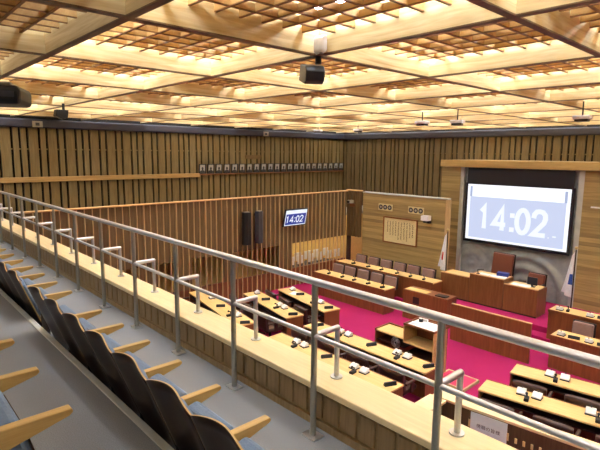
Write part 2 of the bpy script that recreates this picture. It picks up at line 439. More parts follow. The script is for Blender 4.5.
# front row, the bank on this side of the gap: right ends carry the arms
X0 = -4.265
for i in range(8):
    seat((X0 - gp / 2 + gp * i - .011, 1.03, 2.5), 0, 'dark plywood gallery seat below the step, %s towards the camera from the gap' % ORD[i], 'front row seats near the camera')
for i in range(11):
    seat((-5.06 - gp / 2 - gp * i - .011, 1.03, 2.5), 0, 'dark plywood gallery seat beyond the gap, %s away from the gap' % ORD[i], 'front row seats beyond the gap')
for i in range(4):
    seat((-1.975 - gp / 2 - gp * i - .011, .07, 2.875), 0, 'gallery seat on the upper step, %s from its end, oak armrest showing' % ORD[i], 'upper step seats')

# ------------------------------------------------------------------ slatted partition beyond the desks
PX = -12.0; PH = 3.13
op = [(4.75, 5.35), (5.85, 6.45), (6.9, 8.0), (8.35, 10.15), (10.75, 13.42)]
pt = struct(B(PX - .10, PX - .02, 2.65, 13.42, 1.47, PH).build('wall_partition', 'part_panel'))
base = B(PX - .10, PX - .02, 2.65, 13.42, 0, .60); base.build('base_board', 'part_base', pt)
so = MB(); y = 2.65
for a, b in op + [(13.42, 13.42)]:
    if a > y: so.box(PX - .10, PX - .02, y, a, .60, 1.47)
    y = b
so.build('pier', 'part_panel', pt)
bt = MB(); y = 2.7; k = 0
while y < 13.4:
    w = .022 if k % 5 else .034
    bt.box(PX - .022, PX + (.010 if k % 5 else .022), y, y + w, 0.0 if k % 5 == 0 else .0, PH - .01)
    y += .186; k += 1
bt.build('batten', 'batten', pt)
B(PX - .12, PX + .06, 2.63, 13.44, PH - .012, PH + .02, bev=.004).build('cap_rail', 'pale_edge', pt)
# corner return of the partition, turned towards the hall
cr = struct(B(-12.0, -11.36, 13.46, 13.54, 1.47, PH + .02).build('wall_corner', 'part_panel'))
cb = MB()
for k in range(5): cb.box(-11.98 + .14 * k, -11.93 + .14 * k, 13.42, 13.462, 1.47, PH)
cb.build('batten', 'part_panel', cr)
B(-12.0, -11.84, 13.46, 13.54, 0, 1.47).build('pier', 'desk_dark', cr)
B(-12.02, -11.34, 13.40, 13.56, PH + .02, PH + .06, bev=.004).build('cap_rail', 'pale_edge', cr)
# far corridor behind the partition
struct(B(-13.4, -13.25, 2.3, 16.0, 0, 2.2).build('wall_lobby', 'lobby_wall'))
struct(B(-13.4, -12.12, 2.3, 16.0, 2.2, 2.3).build('ceiling_lobby', 'plaster'))
struct(B(-13.25, -12.12, 10.45, 10.55, 0, 2.2).build('wall_lobby_light_stop', 'lobby_wall'))  # added unseen divider, keeps lobby lamplight out of the nearer dark openings
for k, yy in enumerate((11.2, 12.6, 14.4)):
    l = tag(B(-12.95, -12.55, yy - .3, yy + .3, 2.165, 2.198).build('ceiling_lamp', 'lobby_lamp'), 'glowing lobby ceiling lamp behind the slatted partition, %s from the gallery' % ORD[k], 'lamp', 'lobby lamps')
def make_lobby_chair():
    t = thing('lobby_chair', 'chair', 'chair', group='lobby chairs')
    MB().box(-.2, .2, -.2, .2, .42, .46, bev=.015).build('seat', 'slate', t)
    MB().box(-.16, .16, -.215, -.185, .62, .92, bev=.012).build('backrest', 'white', t)
    for sx in (-1, 1):
        for sy in (-1, 1): MB().tube((sx * .17, sy * .17, 0), (sx * .17, sy * .17, .425), .012, 8).build('leg', 'steel_post', t)
        MB().tube((sx * .17, -.19, .45), (sx * .17, -.2, .6), .012, 8).build('back_post', 'steel_post', t)
    return t
lc = Maker(make_lobby_chair())
for i in range(6):
    lc((-12.52, 10.95 + .47 * i, 0), PI / 2, 'white lobby chair seen between the partition slats, %s of its row from the gallery' % ORD[i], 'white lobby chairs')
for i in range(5):
    lc((-12.95, 11.2 + .47 * i, 0), PI / 2, 'white lobby chair of the rear row behind the slats, %s from the gallery' % ORD[i], 'white lobby chairs')

# ------------------------------------------------------------------ oak board wall with the framed writing
wc = struct(B(-11.36, -7.98, 13.6, 13.74, 0, 3.10).build('wall_boards', 'boards'))
B(-11.36, -7.93, 13.57, 13.77, 3.10, 3.14, bev=.004).build('cap_rail', 'stone_pale', wc)  # pale tone paints the lit top edge of the board partition
pf = MB()
for k in range(4): pf.tube((-7.99 + .028 * k, 13.615 + .03 * k, 0), (-7.99 + .028 * k, 13.615 + .03 * k, 3.10), .022, 10)
pf.build('fluted_post', 'batten', wc)

fw = thing('framed_writing', 'brown framed sheet of vertical brush writing hung on the oak board wall', 'framed text', (-9.69, 13.6, 1.89))
fm = MB()
for a in ((-.70, .70, .415, .455), (-.70, .70, -.455, -.415)): fm.box(a[0], a[1], -.04, -.002, a[2], a[3])
for a in ((-.70, -.66), (.66, .70)): fm.box(a[0], a[1], -.04, -.002, -.415, .415)
fm.build('frame', 'frame_brown', fw)
pg = B(-.665, .665, -.024, -.004, -.42, .42).build('sheet', 'cream', fw)
br = MB(); rng = random.Random(4)
for k in range(10):
    cx = .52 - .115 * k; top = .30 if k else .24; n = 14 if k not in (0, 9) else 9; s = .026 if k else .036
    z = top
    for j in range(rng.randint(n - 3, n)):
        for h in range(4):                                    # small strokes, as brush characters look from the gallery
            dx = rng.uniform(-.6, .6) * s; dz = rng.uniform(-.6, .6) * s
            if rng.random() < .5: br.box(cx + dx - s * .5, cx + dx + s * .5, -.0255, -.0238, z + dz - .0048, z + dz + .0048)
            else: br.box(cx + dx - .0048, cx + dx + .0048, -.0255, -.0238, z + dz - s * .5, z + dz + s * .5)
        z -= s * 1.75
br.build('writing', 'ink_black', pg)

def make_vent():
    t = thing('wall_speaker_panel', 'p', 'speaker panel')
    MB().box(-.30, .30, -.03, -.002, -.115, .115, bev=.006).build('plate', 'cream', t)
    for k in (-1, 0, 1):
        g = MB().tube((k * .19, -.036, 0), (k * .19, -.029, 0), .085, 20).build('grille', 'slate', t)
        MB().tube((k * .19, -.040, 0), (k * .19, -.035, 0), .04, 16).build('dome', 'steel_post', g)
    return t
vn = Maker(make_vent())
vn((-10.33, 13.6, 2.66), 0, 'small plate with three round grilles above the framed writing, nearer the slatted partition', 'speaker plates')
vn((-9.08, 13.6, 2.66), 0, 'small plate with three round grilles above the framed writing, nearer the white box camera', 'speaker plates')

cam = thing('wall_camera', 'white box camera on a dark bracket on the oak board wall', 'camera', (-8.55, 13.6, 2.42))
MB().box(-.13, .13, -.34, -.12, -.02, .14, bev=.015).build('housing', 'white', cam)
MB().box(-.05, .05, -.13, -.002, -.12, -.02, bev=.01).build('bracket', 'black', cam)
MB().tube((0, -.28, -.08), (0, -.28, -.018), .06, 16).build('lens', 'black', cam)
cam2 = thing('corner_camera', 'small camera on the dark corner panel beside the oak board wall', 'camera', (-11.66, 13.41, 2.74))
MB().box(-.07, .07, -.26, -.06, -.03, .09, bev=.012).build('housing', 'plaster', cam2)
MB().box(-.10, .10, -.08, -.002, -.16, -.05, bev=.01).build('bracket', 'frame_brown', cam2)
MB().tube((0, -.30, .03), (0, -.255, .03), .045, 16).build('lens', 'black', cam2)

# ------------------------------------------------------------------ screen wall: oak boards, carved stone, canopy
SY = 14.5
ws = struct(B(-8.74, -8.06, SY, SY + .2, 0, 4.10).build('wall_screen', 'boards'))
struct(B(-4.42, XR, SY, SY + .2, 0, 4.10).build('wall_screen_side', 'boards'))
cen = [(-5.84, .43, 1.45, 1.0), (-7.55, 1.0, .8, .45), (-4.6, 2.6, .9, .5)]
def relief(u, v):
    x = -8.06 + 3.64 * u; z = 4.1 * v; best = 0.0
    for i, (cx, cz, R, am) in enumerate(cen):
        d = math.hypot((x - cx), (z - cz))
        ring = .5 + .5 * math.cos(d * 2 * PI / .36)
        w = max(0.0, 1 - d / R)
        best = max(best, am * (ring * .10 + .01) * min(1, w * 4))
    wave = .022 * (.5 + .5 * math.sin(6.0 * z + 2.4 * x + 1.6 * math.sin(1.7 * x)))
    return (x, SY + .13 - max(best, wave), z)
wr = struct(MB().grid(relief, 150, 150, 0, lambda u, v: (-8.06 + 3.64 * u, SY + .2, 4.1 * v)).build('wall_relief', 'stone'))
B(-8.06, -7.93, SY + .01, SY + .15, 0, 4.1).build('border', 'stone_pale', wr)
B(-4.56, -4.42, SY + .01, SY + .15, 0, 4.1).build('border', 'stone_pale', wr)
struct(B(-8.72, XR, SY - .16, YF - .02, 4.11, 4.33, bev=.01).build('trim_7', 'pale_rail_x'))
ls = tag(B(-4.2, -3.6, SY - .05, SY - .002, 3.12, 3.16).build('wall_strip_light', 'white'), 'thin white strip fixed on the oak boards beside the big screen', 'strip')

sc = thing('projection_screen', 'large pale wall screen showing the clock time 14:02', 'screen', (-6.21, SY - .05, 2.70))
MB().box(-1.56, 1.56, -.02, .02, .90, 1.40).build('housing', 'navy', sc)
MB().box(-1.60, 1.60, -.02, .03, -.95, .92).build('border', 'navy', sc)
MB().box(-1.52, 1.52, -.026, -.019, -.865, .885).build('surface', 'scr_white', sc)
MB().box(-1.42, 1.42, -.030, -.0255, -.80, .50).build('clock_field', 'scr_blue', sc)
for sx in (-1, 1): MB().box(sx * 1.40 - .035, sx * 1.40 + .035, -.0305, -.0255, .50, .82).build('side_bar', 'scr_grey', sc)
RX = Matrix.Rotation(PI / 2, 4, 'X')
digits('clock_digits', '14:02', .82, .445, 'tv_white', sc, Matrix.Translation((-.06, -.031, -.14)) @ RX)
MB().box(1.12, 1.22, -.033, -.030, -.50, -.46).build('seconds_mark', 'tv_white', sc)
MB().box(1.00, 1.03, -.033, -.030, -.54, -.51).build('seconds_mark', 'tv_white', sc)

# display and column speakers on the slatted partition
tv = thing('clock_display', 'small blue display showing 14:02, tilted down on the slatted partition', 'display', (PX + .045, 10.68, 2.43))
tl = Matrix.Rotation(math.radians(13), 4, 'Y') @ Matrix.Translation((.15, 0, 0))
MB().box(-.03, .03, -.50, .50, -.30, .30, bev=.012, mx=tl).build('case', 'navy', tv)
MB().box(.029, .033, -.465, .465, -.265, .265, mx=tl).build('surface', 'tv_white', tv)
MB().box(.0325, .035, -.44, .44, -.235, .135, mx=tl).build('clock_field', 'tv_blue', tv)
FY = Matrix(((0, 0, 1, 0), (1, 0, 0, 0), (0, 1, 0, 0), (0, 0, 0, 1)))   # text plane facing +X
digits('clock_digits', '14:02', .25, .165, 'tv_white', tv, tl @ Matrix.Translation((.0355, -.04, -.05)) @ FY, .15)
MB().box(.002, .14, -.06, .06, -.10, .10).build('bracket', 'black', tv)
def column(label, y, rz, front, name='column_speaker'):
    t = thing(name, label, 'speaker', (PX + .16, y, 2.2), rz, 'column speakers')
    MB().prism([(-.10, -.11), (.06, -.13), (.10, 0), (.06, .13), (-.10, .11)], -.50, .50, 'XY', bev=.01).build('cabinet', front, t)
    MB().box(-.16, -.09, -.04, .04, .36, .44).build('bracket', 'black', t); MB().box(-.16, -.09, -.04, .04, -.44, -.36).build('bracket', 'black', t)
    MB().box(-.07, .04, -.09, .09, .50, .52).build('top_cap', 'steel_post', t)
    return t
column('slim black column speaker on the slatted partition, the darker of the two', 8.70, -.15, 'black')
column('slim slate grey column speaker on the slatted partition, nearer the blue display', 9.20, .35, 'slate')

# portraits on the ledge
def make_portrait():
    t = thing('framed_portrait', 'p', 'portrait', group='framed portraits on the ledge')
    m = MB(); w, h = .148, .17
    for a in ((-w, w, h - .026, h), (-w, w, -h, -h + .026)): m.box(-.02, .0, a[0], a[1], a[2], a[3])
    for a in ((-w, -w + .045), (w - .045, w)): m.box(-.02, 0, a[0], a[1], -h + .026, h - .026)
    m.build('frame', 'black', t)
    ph = B(-.018, -.008, -w + .043, w - .043, -h + .024, h - .024).build('photograph', 'photo_grey', t)
    f = MB(); f.prism([(-.10, -.155), (-.095, -.08), (-.04, -.045), (.04, -.045), (.095, -.08), (.10, -.155)], -.0085, -.0065, 'YZ')
    f.prism([(.042 * math.cos(i * PI / 6), .01 + .055 * math.sin(i * PI / 6)) for i in range(12)], -.0085, -.0065, 'YZ')
    f.build('figure', 'photo_dark', ph)
    return t
fp = Maker(make_portrait()); n = 22
for i in range(n):
    y = 9.10 + (16.3 - 9.10) * i / (n - 1)
    o = fp((XL + .045, y, 3.915), 0, 'small black framed portrait on the wall ledge, %s counting from the pale rail end' % ORD[i], 'framed portraits on the ledge')
    o.rotation_euler = (0, math.radians(4), 0)
tag(B(XL - .004, XL + .02, 10.98, 11.72, 4.26, 4.41, bev=.004).build('plaque_sign', 'plaque'), 'blank wooden plaque on the slat wall above the portraits', 'plaque')
for yy, lb in ((3.87, 'small white plate on the dark cornice near the black ceiling speaker'), (11.9, 'small white plate on the dark cornice above the portraits')):
    t = thing('cornice_sign', lb, 'sign', (XL + .1, yy, 5.22), group='white cornice plates')
    MB().box(.001, .02, -.13, .13, -.085, .085, bev=.004).build('plate', 'plaster', t)
    MB().box(.0195, .022, -.05, .05, -.04, .04).build('emblem', 'slate', t)

# ------------------------------------------------------------------ dais, podium, flags
struct(B(-8.3, -3.6, 12.25, SY, 0, .30, bev=.015).build('floor_dais', 'magenta_carpet'))
struct(B(-8.6, -3.3, 11.9, SY, 0, .15, bev=.015).build('floor_dais_step', 'magenta_carpet'))
def podium(name, label, x0, x1, h, depth=.62, y0=12.72):
    t = thing(name, label, 'podium', ((x0 + x1) / 2, y0, .30), group='podium sections'); w = (x1 - x0) / 2 - .004
    MB().box(-w, w, 0, .04, .04, h).build('front_panel', 'podium', t)
    for s in (-1, 1): MB().box(s * w - (.035 if s > 0 else 0), s * w + (0 if s > 0 else .035), .04, depth, 0, h).build('side_panel', 'podium', t)
    MB().box(-w + .036, w - .036, .045, depth - .02, h - .04, h - .005).build('top', 'desk_top', t)
    MB().box(-w - .003, w + .003, -.008, .05, h, h + .025, bev=.005).build('front_edge', 'pale_edge', t)
    MB().box(-w, w, -.002, .03, 0, .04).build('plinth', 'desk_dark', t)
    return t
podium('podium', 'low walnut podium wing on the dais beside the white and red flag', -7.53, -6.62, .71)
podium('podium', 'tall central walnut podium on the dais before the high backed chair', -6.61, -5.62, .84)
podium('podium', 'low walnut podium wing on the dais with papers and a dark monitor', -5.61, -4.72, .74)
def paper(name, label, cat, loc, w, d, h, m, rz=0, grp=None):
    return tag(MB().box(-w / 2, w / 2, -d / 2, d / 2, 0, h, bev=min(.002, h * .3)).build(name, m, None, loc, rz), label, cat, grp)
paper('paper_sheet', 'white paper lying on the central podium top', 'paper', (-5.9, 13.0, 1.1355), .42, .28, .012, 'paper', .15)
paper('folder', 'blue folder on the central podium beside the white paper', 'folder', (-5.86, 13.18, 1.1355), .30, .20, .10, 'blue_book', .2)
paper('paper_sheet', 'white papers on the central podium beside the reading ledge', 'paper', (-6.3, 12.98, 1.1355), .32, .22, .01, 'paper', -.1)
paper('document', 'long white document on the podium wing with the monitor', 'paper', (-5.25, 12.95, 1.0355), .5, .25, .015, 'paper', .05)
mo = thing('monitor', 'small dark monitor on the podium wing beside white papers', 'monitor', (-5.0, 13.05, 1.0355))
MB().box(-.13, .13, -.02, .02, .05, .26, bev=.01).build('case', 'navy', mo); MB().box(-.115, .115, .0195, .022, .07, .245).build('surface', 'black', mo)
MB().box(-.08, .08, -.06, .06, .001, .014).build('base', 'black', mo); MB().box(-.02, .02, -.018, .018, .013, .07).build('neck', 'black', mo)
ra = thing('reading_lamp', 'low dark reading lamp arm at the end of the central podium', 'lamp', (-6.45, 12.9, 1.1355))
MB().tube((0, 0, .001), (0, 0, .02), .05, 16).build('base', 'black', ra); MB().path([(0, 0, .015), (-.02, 0, .12), (.16, .02, .16)], .012, 8).build('arm', 'black', ra)

def exec_chair(name, label, loc, rz, w, hb, mat, group=None, arms=True):
    t = thing(name, label, 'chair', loc, rz, group)
    MB().box(-w / 2 + .05, w / 2 - .05, -.25, .24, .40, .50, bev=.03).build('seat', mat, t)
    tl = Matrix.Translation((0, -.26, .42)) @ Matrix.Rotation(math.radians(8), 4, 'X')
    MB().box(-w / 2 + .05, w / 2 - .05, -.05, .05, .02, hb - .42, bev=.035, mx=tl).build('backrest', mat, t)
    MB().box(-w / 2 + .02, w / 2 - .02, -.075, -.045, .05, hb - .40, bev=.014, mx=tl).build('back_shell', 'chair_dark', t)
    if arms:
        for s in (-1, 1):
            a = MB().box(s * (w / 2 - .025) - .025, s * (w / 2 - .025) + .025, -.2, .2, .61, .65, bev=.012)
            a.box(s * (w / 2 - .025) - .018, s * (w / 2 - .025) + .018, -.03, .06, .43, .62); a.build('armrest', 'chair_dark', t)
    MB().tube((0, 0, .07), (0, 0, .41), .03, 12).build('column', 'steel_post', t)
    b = MB()
    for k in range(5):
        an = 2 * PI * k / 5 + .3; b.tube((0, 0, .07), (.21 * math.cos(an), .21 * math.sin(an), .045), .022, 8, .014); b.ball((.21 * math.cos(an), .21 * math.sin(an), .025), .024, 8)
    b.build('base', 'chair_dark', t)
    return t
exec_chair('high_backed_chair', 'tall brown leather chair behind the central podium under the screen', (-6.28, 13.72, .30), PI, .72, 1.30, 'leather_red')
exec_chair('leather_chair', 'lower brown leather chair behind the podium wing with the monitor', (-5.27, 13.72, .30), PI, .56, .88, 'leather_red')

def flag(name, label, loc, emblem):
    t = thing(name, label, 'flag', loc)
    MB().tube((0, 0, .001), (0, 0, .06), .17, 20, .11).build('base', 'black', t)
    MB().tube((0, 0, .05), (0, 0, 1.86), .016, 12).build('pole', 'chair_dark', t)
    MB().ball((0, 0, 1.90), .042, 14).build('finial', 'brass', t)
    # hanging cloth, gathered along the pole and widening downwards in folds
    def cl(u, v, off):
        w = .05 + .18 * (v ** 1.1)
        x = -w * u - .016 + .02 * math.sin(9 * u) * v
        y = -.03 + .05 * v * math.sin(u * 3 * PI + .6) - .03 * u + off
        z = 1.80 - (1.22 - .16 * u) * v - .10 * u * (1 - v)
        return (x, y, z)
    f = MB().grid(lambda u, v: cl(u, v, 0), 26, 26, 0, lambda u, v: cl(u, v, .006)).build('cloth', 'flag_white', t)
    e = MB()
    if emblem == 'disc':
        e.grid(lambda u, v: cl(.36 + .5 * (u), .50 + .22 * v, -.005), 12, 10, 0); e.build('disc', 'red', f)
    else:
        e.grid(lambda u, v: cl(.08 + .34 * u, .48 + .24 * v, -.005), 12, 10, 0); e.build('emblem', 'flag_blue', f)
    return t
flag('flag', 'white flag with red disc hanging at the end of the oak board wall', (-7.72, 13.32, .30), 'disc')
flag('flag', 'white flag with blue emblem hanging beside the carved stone wall', (-4.08, 13.25, .30), 'emblem')

# ------------------------------------------------------------------ desks
def long_desk(name, label, loc, rz, L, D=.5, H=.72, group=None, front=True, top='desk_top', cat='desk', lift=0):
    """local origin: floor, middle of the depth; +Y is the side facing the podium (closed front)"""
    t = thing(name, label, cat, loc, rz, group)
    MB().box(-L / 2, L / 2, -D / 2, D / 2, H - .032, H, bev=.005).build('top', top, t)
    fy = D / 2 - .03
    MB().box(-L / 2 + .03, L / 2 - .03, fy - .025, fy, .0, H - .033).build('front_panel', 'desk_red', t)
    for s in (-1, 1):
        MB().box(s * L / 2 - (.032 if s > 0 else -.002), s * L / 2 + (-.002 if s > 0 else .032), -D / 2 + .02, D / 2 - .02, 0, H - .033).build('side_panel', 'desk_red', t)
    MB().box(-L / 2 + .034, L / 2 - .034, -D / 2 + .06, fy - .03, H - .17, H - .15).build('shelf', 'desk_dark', t)
    MB().box(-L / 2, L / 2, D / 2 - .012, D / 2 + .004, H - .033, H + .006).build('front_edge', 'desk_red', t)
    return t
def rot(loc, rz, x, y, z): return (loc[0] + x * math.cos(rz) - y * math.sin(rz), loc[1] + x * math.sin(rz) + y * math.cos(rz), loc[2] + z)
rl, rr = math.radians(-10.5), math.radians(9.0)
def from_right(p, L): return (p[0] - L / 2 * math.cos(rl), p[1] - L / 2 * math.sin(rl), 0)
def from_left(p, L): return (p[0] + L / 2 * math.cos(rr), p[1] + L / 2 * math.sin(rr), 0)
desks = {}
desks['a1'] = (from_right((-7.81, 8.30), 2.25), rl, 2.25, 'light topped member desk against the slats, frontmost of its block near the red carpet')
desks['a2'] = (from_right((-8.07, 7.32), 2.30), rl, 2.30, 'light topped member desk in the middle of the block by the slatted partition')
desks['a3'] = (from_right((-8.40, 6.14), 3.05), rl, 3.05, 'light topped member desk by the slatted partition, nearest of its block to the parapet')
desks['b2'] = ((-5.92, 7.26, 0), 0, 3.12, 'light topped member desk directly behind the wooden lectern')
desks['b1'] = ((-5.92, 6.18, 0), 0, 3.12, 'light topped member desk in the central block, nearest to the gallery parapet')
desks['c1'] = (from_left((-3.43, 8.42), 3.6), rr, 3.6, 'light topped member desk in the block above the white sign, closer to the dais')
desks['c2'] = (from_left((-3.50, 7.40), 3.6), rr, 3.6, 'light topped member desk in the block above the white sign, closer to the low wall')
for k, (loc, rz, L, lb) in desks.items():
    long_desk('member_desk', lb, loc, rz, L, .45 if k[0] == 'b' or k[0] == 'c' else .49, group='member desks')

# member chairs behind each desk
def make_member_chair():
    t = thing('member_chair', 'c', 'chair', group='member chairs'); w = .60
    MB().box(-w / 2 + .05, w / 2 - .05, -.22, .22, .38, .47, bev=.03).build('seat', 'leather', t)
    tl = Matrix.Translation((0, -.25, .44)) @ Matrix.Rotation(math.radians(6), 4, 'X')
    def bk(u, v, off): 
        c = 2 * u - 1; zz = .40 * v - .05 * v * abs(c) ** 3
        return tl @ Vector((c * (w / 2 - .04), .06 * c * c + off, zz))
    MB().grid(lambda u, v: bk(u, v, -.03), 12, 6, 0, lambda u, v: bk(u, v, .03)).build('backrest', 'leather', t)
    for s in (-1, 1):
        a = MB().box(s * .27 - .025, s * .27 + .025, -.2, .17, .58, .62, bev=.012); a.box(s * .27 - .016, s * .27 + .016, -.02, .06, .40, .59); a.build('armrest', 'leather', t)
    MB().tube((0, 0, .07), (0, 0, .39), .03, 10).build('column', 'chair_dark', t)
    b = MB()
    for k in range(4):
        an = PI / 4 + PI / 2 * k; b.tube((0, 0, .07), (.26 * math.cos(an), .26 * math.sin(an), .03), .022, 8, .016)
    b.build('base', 'chair_dark', t)
    return t
mc = Maker(make_member_chair())
where = {'a1': 'at the frontmost desk by the slats', 'a2': 'at the middle desk by the slats', 'a3': 'at the desk by the slats nearest the parapet',
         'b2': 'at the desk behind the lectern', 'b1': 'at the central desk nearest the parapet', 'c1': 'at the outer desk closer to the dais', 'c2': 'at the outer desk above the white sign'}
for k, (loc, rz, L, lb) in desks.items():
    ns = int(round(L / .77)); p = L / ns
    for i in range(ns):
        x = -L / 2 + p * (i + .5)
        if k[0] == 'c': x = -L / 2 + .42 + .78 * i
        q = rot(loc, rz, x, -.46, 0)
        mc(q, rz + random.uniform(-.06, .06), 'dark leather chair %s, %s from the partition' % (where[k], ORD[i]), 'member chairs')

# objects lying on the member desks
def make_unit():
    t = thing('desk_unit', 'u', 'desk unit', group='white desk units')
    MB().prism([(-.062, .02), (.062, .02), (.054, .085), (.012, .09), (-.062, .04)], -.068, .068, 'YZ', bev=.006).build('housing', 'white', t)
    MB().box(-.074, .074, -.07, .07, .0, .022, bev=.004).build('base', 'slate', t)
    MB().tube((.0, .03, .08), (0, .045, .115), .008, 8).build('stem', 'slate', t)
    return t
def make_block():
    t = thing('nameplate', 'n', 'nameplate', group='black nameplates')
    MB().prism([(-.035, 0), (.035, 0), (.012, .06), (-.012, .06)], -.11, .11, 'YZ', bev=.003).build('body', 'black', t)
    MB().box(-.10, .10, -.012, .012, .059, .063).build('edge', 'slate', t)
    return t
def make_mic():
    t = thing('microphone', 'm', 'microphone', group='desk microphones')
    MB().box(-.035, .035, -.07, .07, 0, .05, bev=.01).build('base', 'black', t)
    MB().path([(0, .03, .045), (0, .045, .09), (0, -.01, .12)], .009, 8).build('stem', 'black', t)
    MB().ball((0, -.025, .125), .022, 10, sz=1.0).build('head', 'slate', t)
    return t
un, nb, mi = Maker(make_unit()), Maker(make_block()), Maker(make_mic())
wd = {'a1': 'frontmost desk by the slats', 'a2': 'middle desk by the slats', 'a3': 'desk by the slats nearest the parapet', 'b2': 'desk behind the lectern',
      'b1': 'central desk nearest the parapet', 'c1': 'outer desk closer to the dais', 'c2': 'outer desk above the white sign'}
TZ = .7205
pairs = {'a1': ([-8.50], [-9.75]), 'a2': ([-8.79], [-10.12]), 'a3': ([-9.06], [-10.55]), 'b2': ([-6.53, -5.06], []), 'b1': ([-6.73, -5.20], []),
         'c1': ([-2.74, -1.1], []), 'c2': ([-2.80, -1.85], [])}
blacks = {'a1': [-9.25, -7.95], 'a2': [-9.50, -8.17], 'a3': [-9.80, -8.45], 'b2': [-7.25, -5.77, -4.46], 'b1': [-5.96, -4.50], 'c1': [], 'c2': []}
for k, (loc, rz, L, lb) in desks.items():
    i = 0
    def onx(X): return (X - loc[0]) / math.cos(rz)
    xs = []
    for X in pairs[k][0]: xs += [onx(X) - .115, onx(X) + .115]
    xs += [onx(X) for X in pairs[k][1]]
    for x in sorted(xs):
        un(rot(loc, rz, x, .07, TZ), rz + random.uniform(-.15, .15), 'small white unit on the %s, %s from the partition' % (wd[k], ORD[i]), 'white desk units'); i += 1
    for j, X in enumerate(pairs[k][0]):
        mi(rot(loc, rz, onx(X), -.10, TZ), rz + .1, 'black microphone between white units on the %s, %s along' % (wd[k], ORD[j]), 'desk microphones')
    for j, X in enumerate(blacks[k]):
        nb(rot(loc, rz, onx(X), 0 if k[0] == 'a' else .03, TZ), rz + 1.15 + random.uniform(-.1, .1), 'black desk nameplate on the %s, %s from the partition' % (wd[k], ORD[j]), 'black nameplates')
paper('paper_sheet', 'white paper on the frontmost desk by the slats', 'paper', rot(desks['a1'][0], rl, -.55, -.05, TZ), .21, .28, .006, 'paper', .3)

# lectern for speakers, open towards the members
lt = thing('lectern', 'wooden lectern desk with open shelves and one raised end on the red carpet', 'lectern', (-5.63, 8.40, 0))
MB().box(-.73, .0, -.24, .26, .66, .69).build('low_top', 'desk_top', lt)
MB().box(.0, .735, -.24, .26, .60, .63).build('shelf', 'desk_top', lt)
MB().box(-.735, .735, .235, .262, 0, .71).build('front_panel', 'desk_red', lt)
MB().box(.02, .735, .235, .262, .711, .99).build('raised_front', 'desk_red', lt)
for x in (-.735, .71): MB().box(x, x + .025, -.25, .234, 0, .70 if x < 0 else .98).build('side_panel', 'pale_edge' if x > 0 else 'desk_red', lt)
MB().box(.0, .025, -.24, .234, .631, .98).build('side_panel', 'pale_edge', lt)
MB().box(-.705, -.0, -.20, .23, .45, .47).build('shelf', 'desk_dark', lt)
MB().box(.0, .70, -.20, .23, .34, .36).build('shelf', 'desk_dark', lt)
tm = MB().box(.0, .735, -.25, .265, .985, 1.005, bev=.003)
tm.box(.0, .735, -.25, -.225, 1.005, 1.03); tm.box(.0, .735, .24, .265, 1.005, 1.03); tm.box(.0, .025, -.225, .24, 1.005, 1.03); tm.box(.71, .735, -.225, .24, 1.005, 1.03)
tm.build('tray_top', 'desk_red', lt)
tp = MB().box(-.735, -.001, .236, .265, .70, .725); tp.box(-.74, -.715, -.25, .236, .69, .715); tp.build('top_edge', 'desk_red', lt)
MB().box(.06, .69, -.21, .225, 1.0055, 1.012).build('pad', 'paper', lt)
wg = thing('water_glass', 'small dark lidded jug standing on the lectern tray', 'jug', (-5.45, 8.52, 1.0125))
MB().tube((0, 0, 0), (0, 0, .07), .045, 14).build('body', 'navy', wg); MB().tube((0, 0, .07), (0, 0, .085), .04, 14, .02).build('lid', 'white', wg)
paper('folded_cloth', 'folded white cloth on the lectern tray corner', 'cloth', (-5.46, 8.30, 1.0125), .12, .09, .04, 'flag_white', .3)
paper('folded_cloth', 'white card on the lectern tray beside the dark jug', 'card', (-5.44, 8.60, 1.0125), .2, .05, .05, 'flag_white', .1)
fn = thing('desk_fan', 'round grey fan standing in the lower shelf side of the lectern', 'fan', (-5.72, 8.06, .0))
MB().tube((0, 0, 0), (0, 0, .03), .12, 18).build('base', 'slate', fn); MB().tube((0, 0, .03), (0, 0, .52), .014, 10).build('stand', 'slate', fn)
fg = MB()
for r in (.11, .085, .06, .035):
    for i in range(20):
        a, b = 2 * PI * i / 20, 2 * PI * (i + 1) / 20; fg.tube((r * math.cos(a), -.03, .60 + r * math.sin(a)), (r * math.cos(b), -.03, .60 + r * math.sin(b)), .0035, 5, caps=False)
fg.build('cage', 'steel', fn); MB().tube((0, -.02, .60), (0, .05, .60), .05, 14).build('motor', 'slate', fn)

pl = thing('low_platform', 'low pink carpeted platform with pale edging beside the lectern', 'platform', (-4.60, 8.50, 0))
MB().box(-.30, .34, -.28, .30, 0, .05).build('top', 'pink_carpet', pl)
e = MB()
for a in ((-.32, .36, -.30, -.27), (-.32, .36, .29, .32)): e.box(a[0], a[1], a[2], a[3], 0, .056)
for a in ((-.32, -.29), (.33, .36)): e.box(a[0], a[1], -.27, .29, 0, .056)
e.build('edging', 'cream', pl)

# ------------------------------------------------------------------ officials' benches, both sides of the dais
def bench(name, label, x0, x1, yf, H, z=0.0, D=.52):
    """closed front towards the members (-Y)"""
    t = thing(name, label, 'desk', ((x0 + x1) / 2, yf, z), 0, 'officials desks'); L = (x1 - x0) / 2
    MB().box(-L, L, 0, D, H - .035, H, bev=.005).build('top', 'desk_top', t)
    MB().box(-L + .01, L - .01, .015, .045, 0, H - .036).build('front_panel', 'desk_red', t)
    for s in (-1, 1): MB().box(s * L - (.04 if s > 0 else -.008), s * L + (-.008 if s > 0 else .04), .046, D - .01, 0, H - .036).build('side_panel', 'desk_red', t)
    MB().box(-L, L, -.008, .02, H - .05, H + .012).build('front_edge', 'desk_red', t)
    return t
struct(B(-11.3, -7.25, 11.95, 13.6, 0, .10).build('floor_left_step', 'magenta_carpet'))
bench('officials_desk', 'long officials desk before the oak board wall, lower front row', -10.9, -8.05, 10.65, .72)
bench('officials_desk', 'long officials desk under the framed writing, upper rear row', -11.2, -7.35, 12.0, .72, .10)
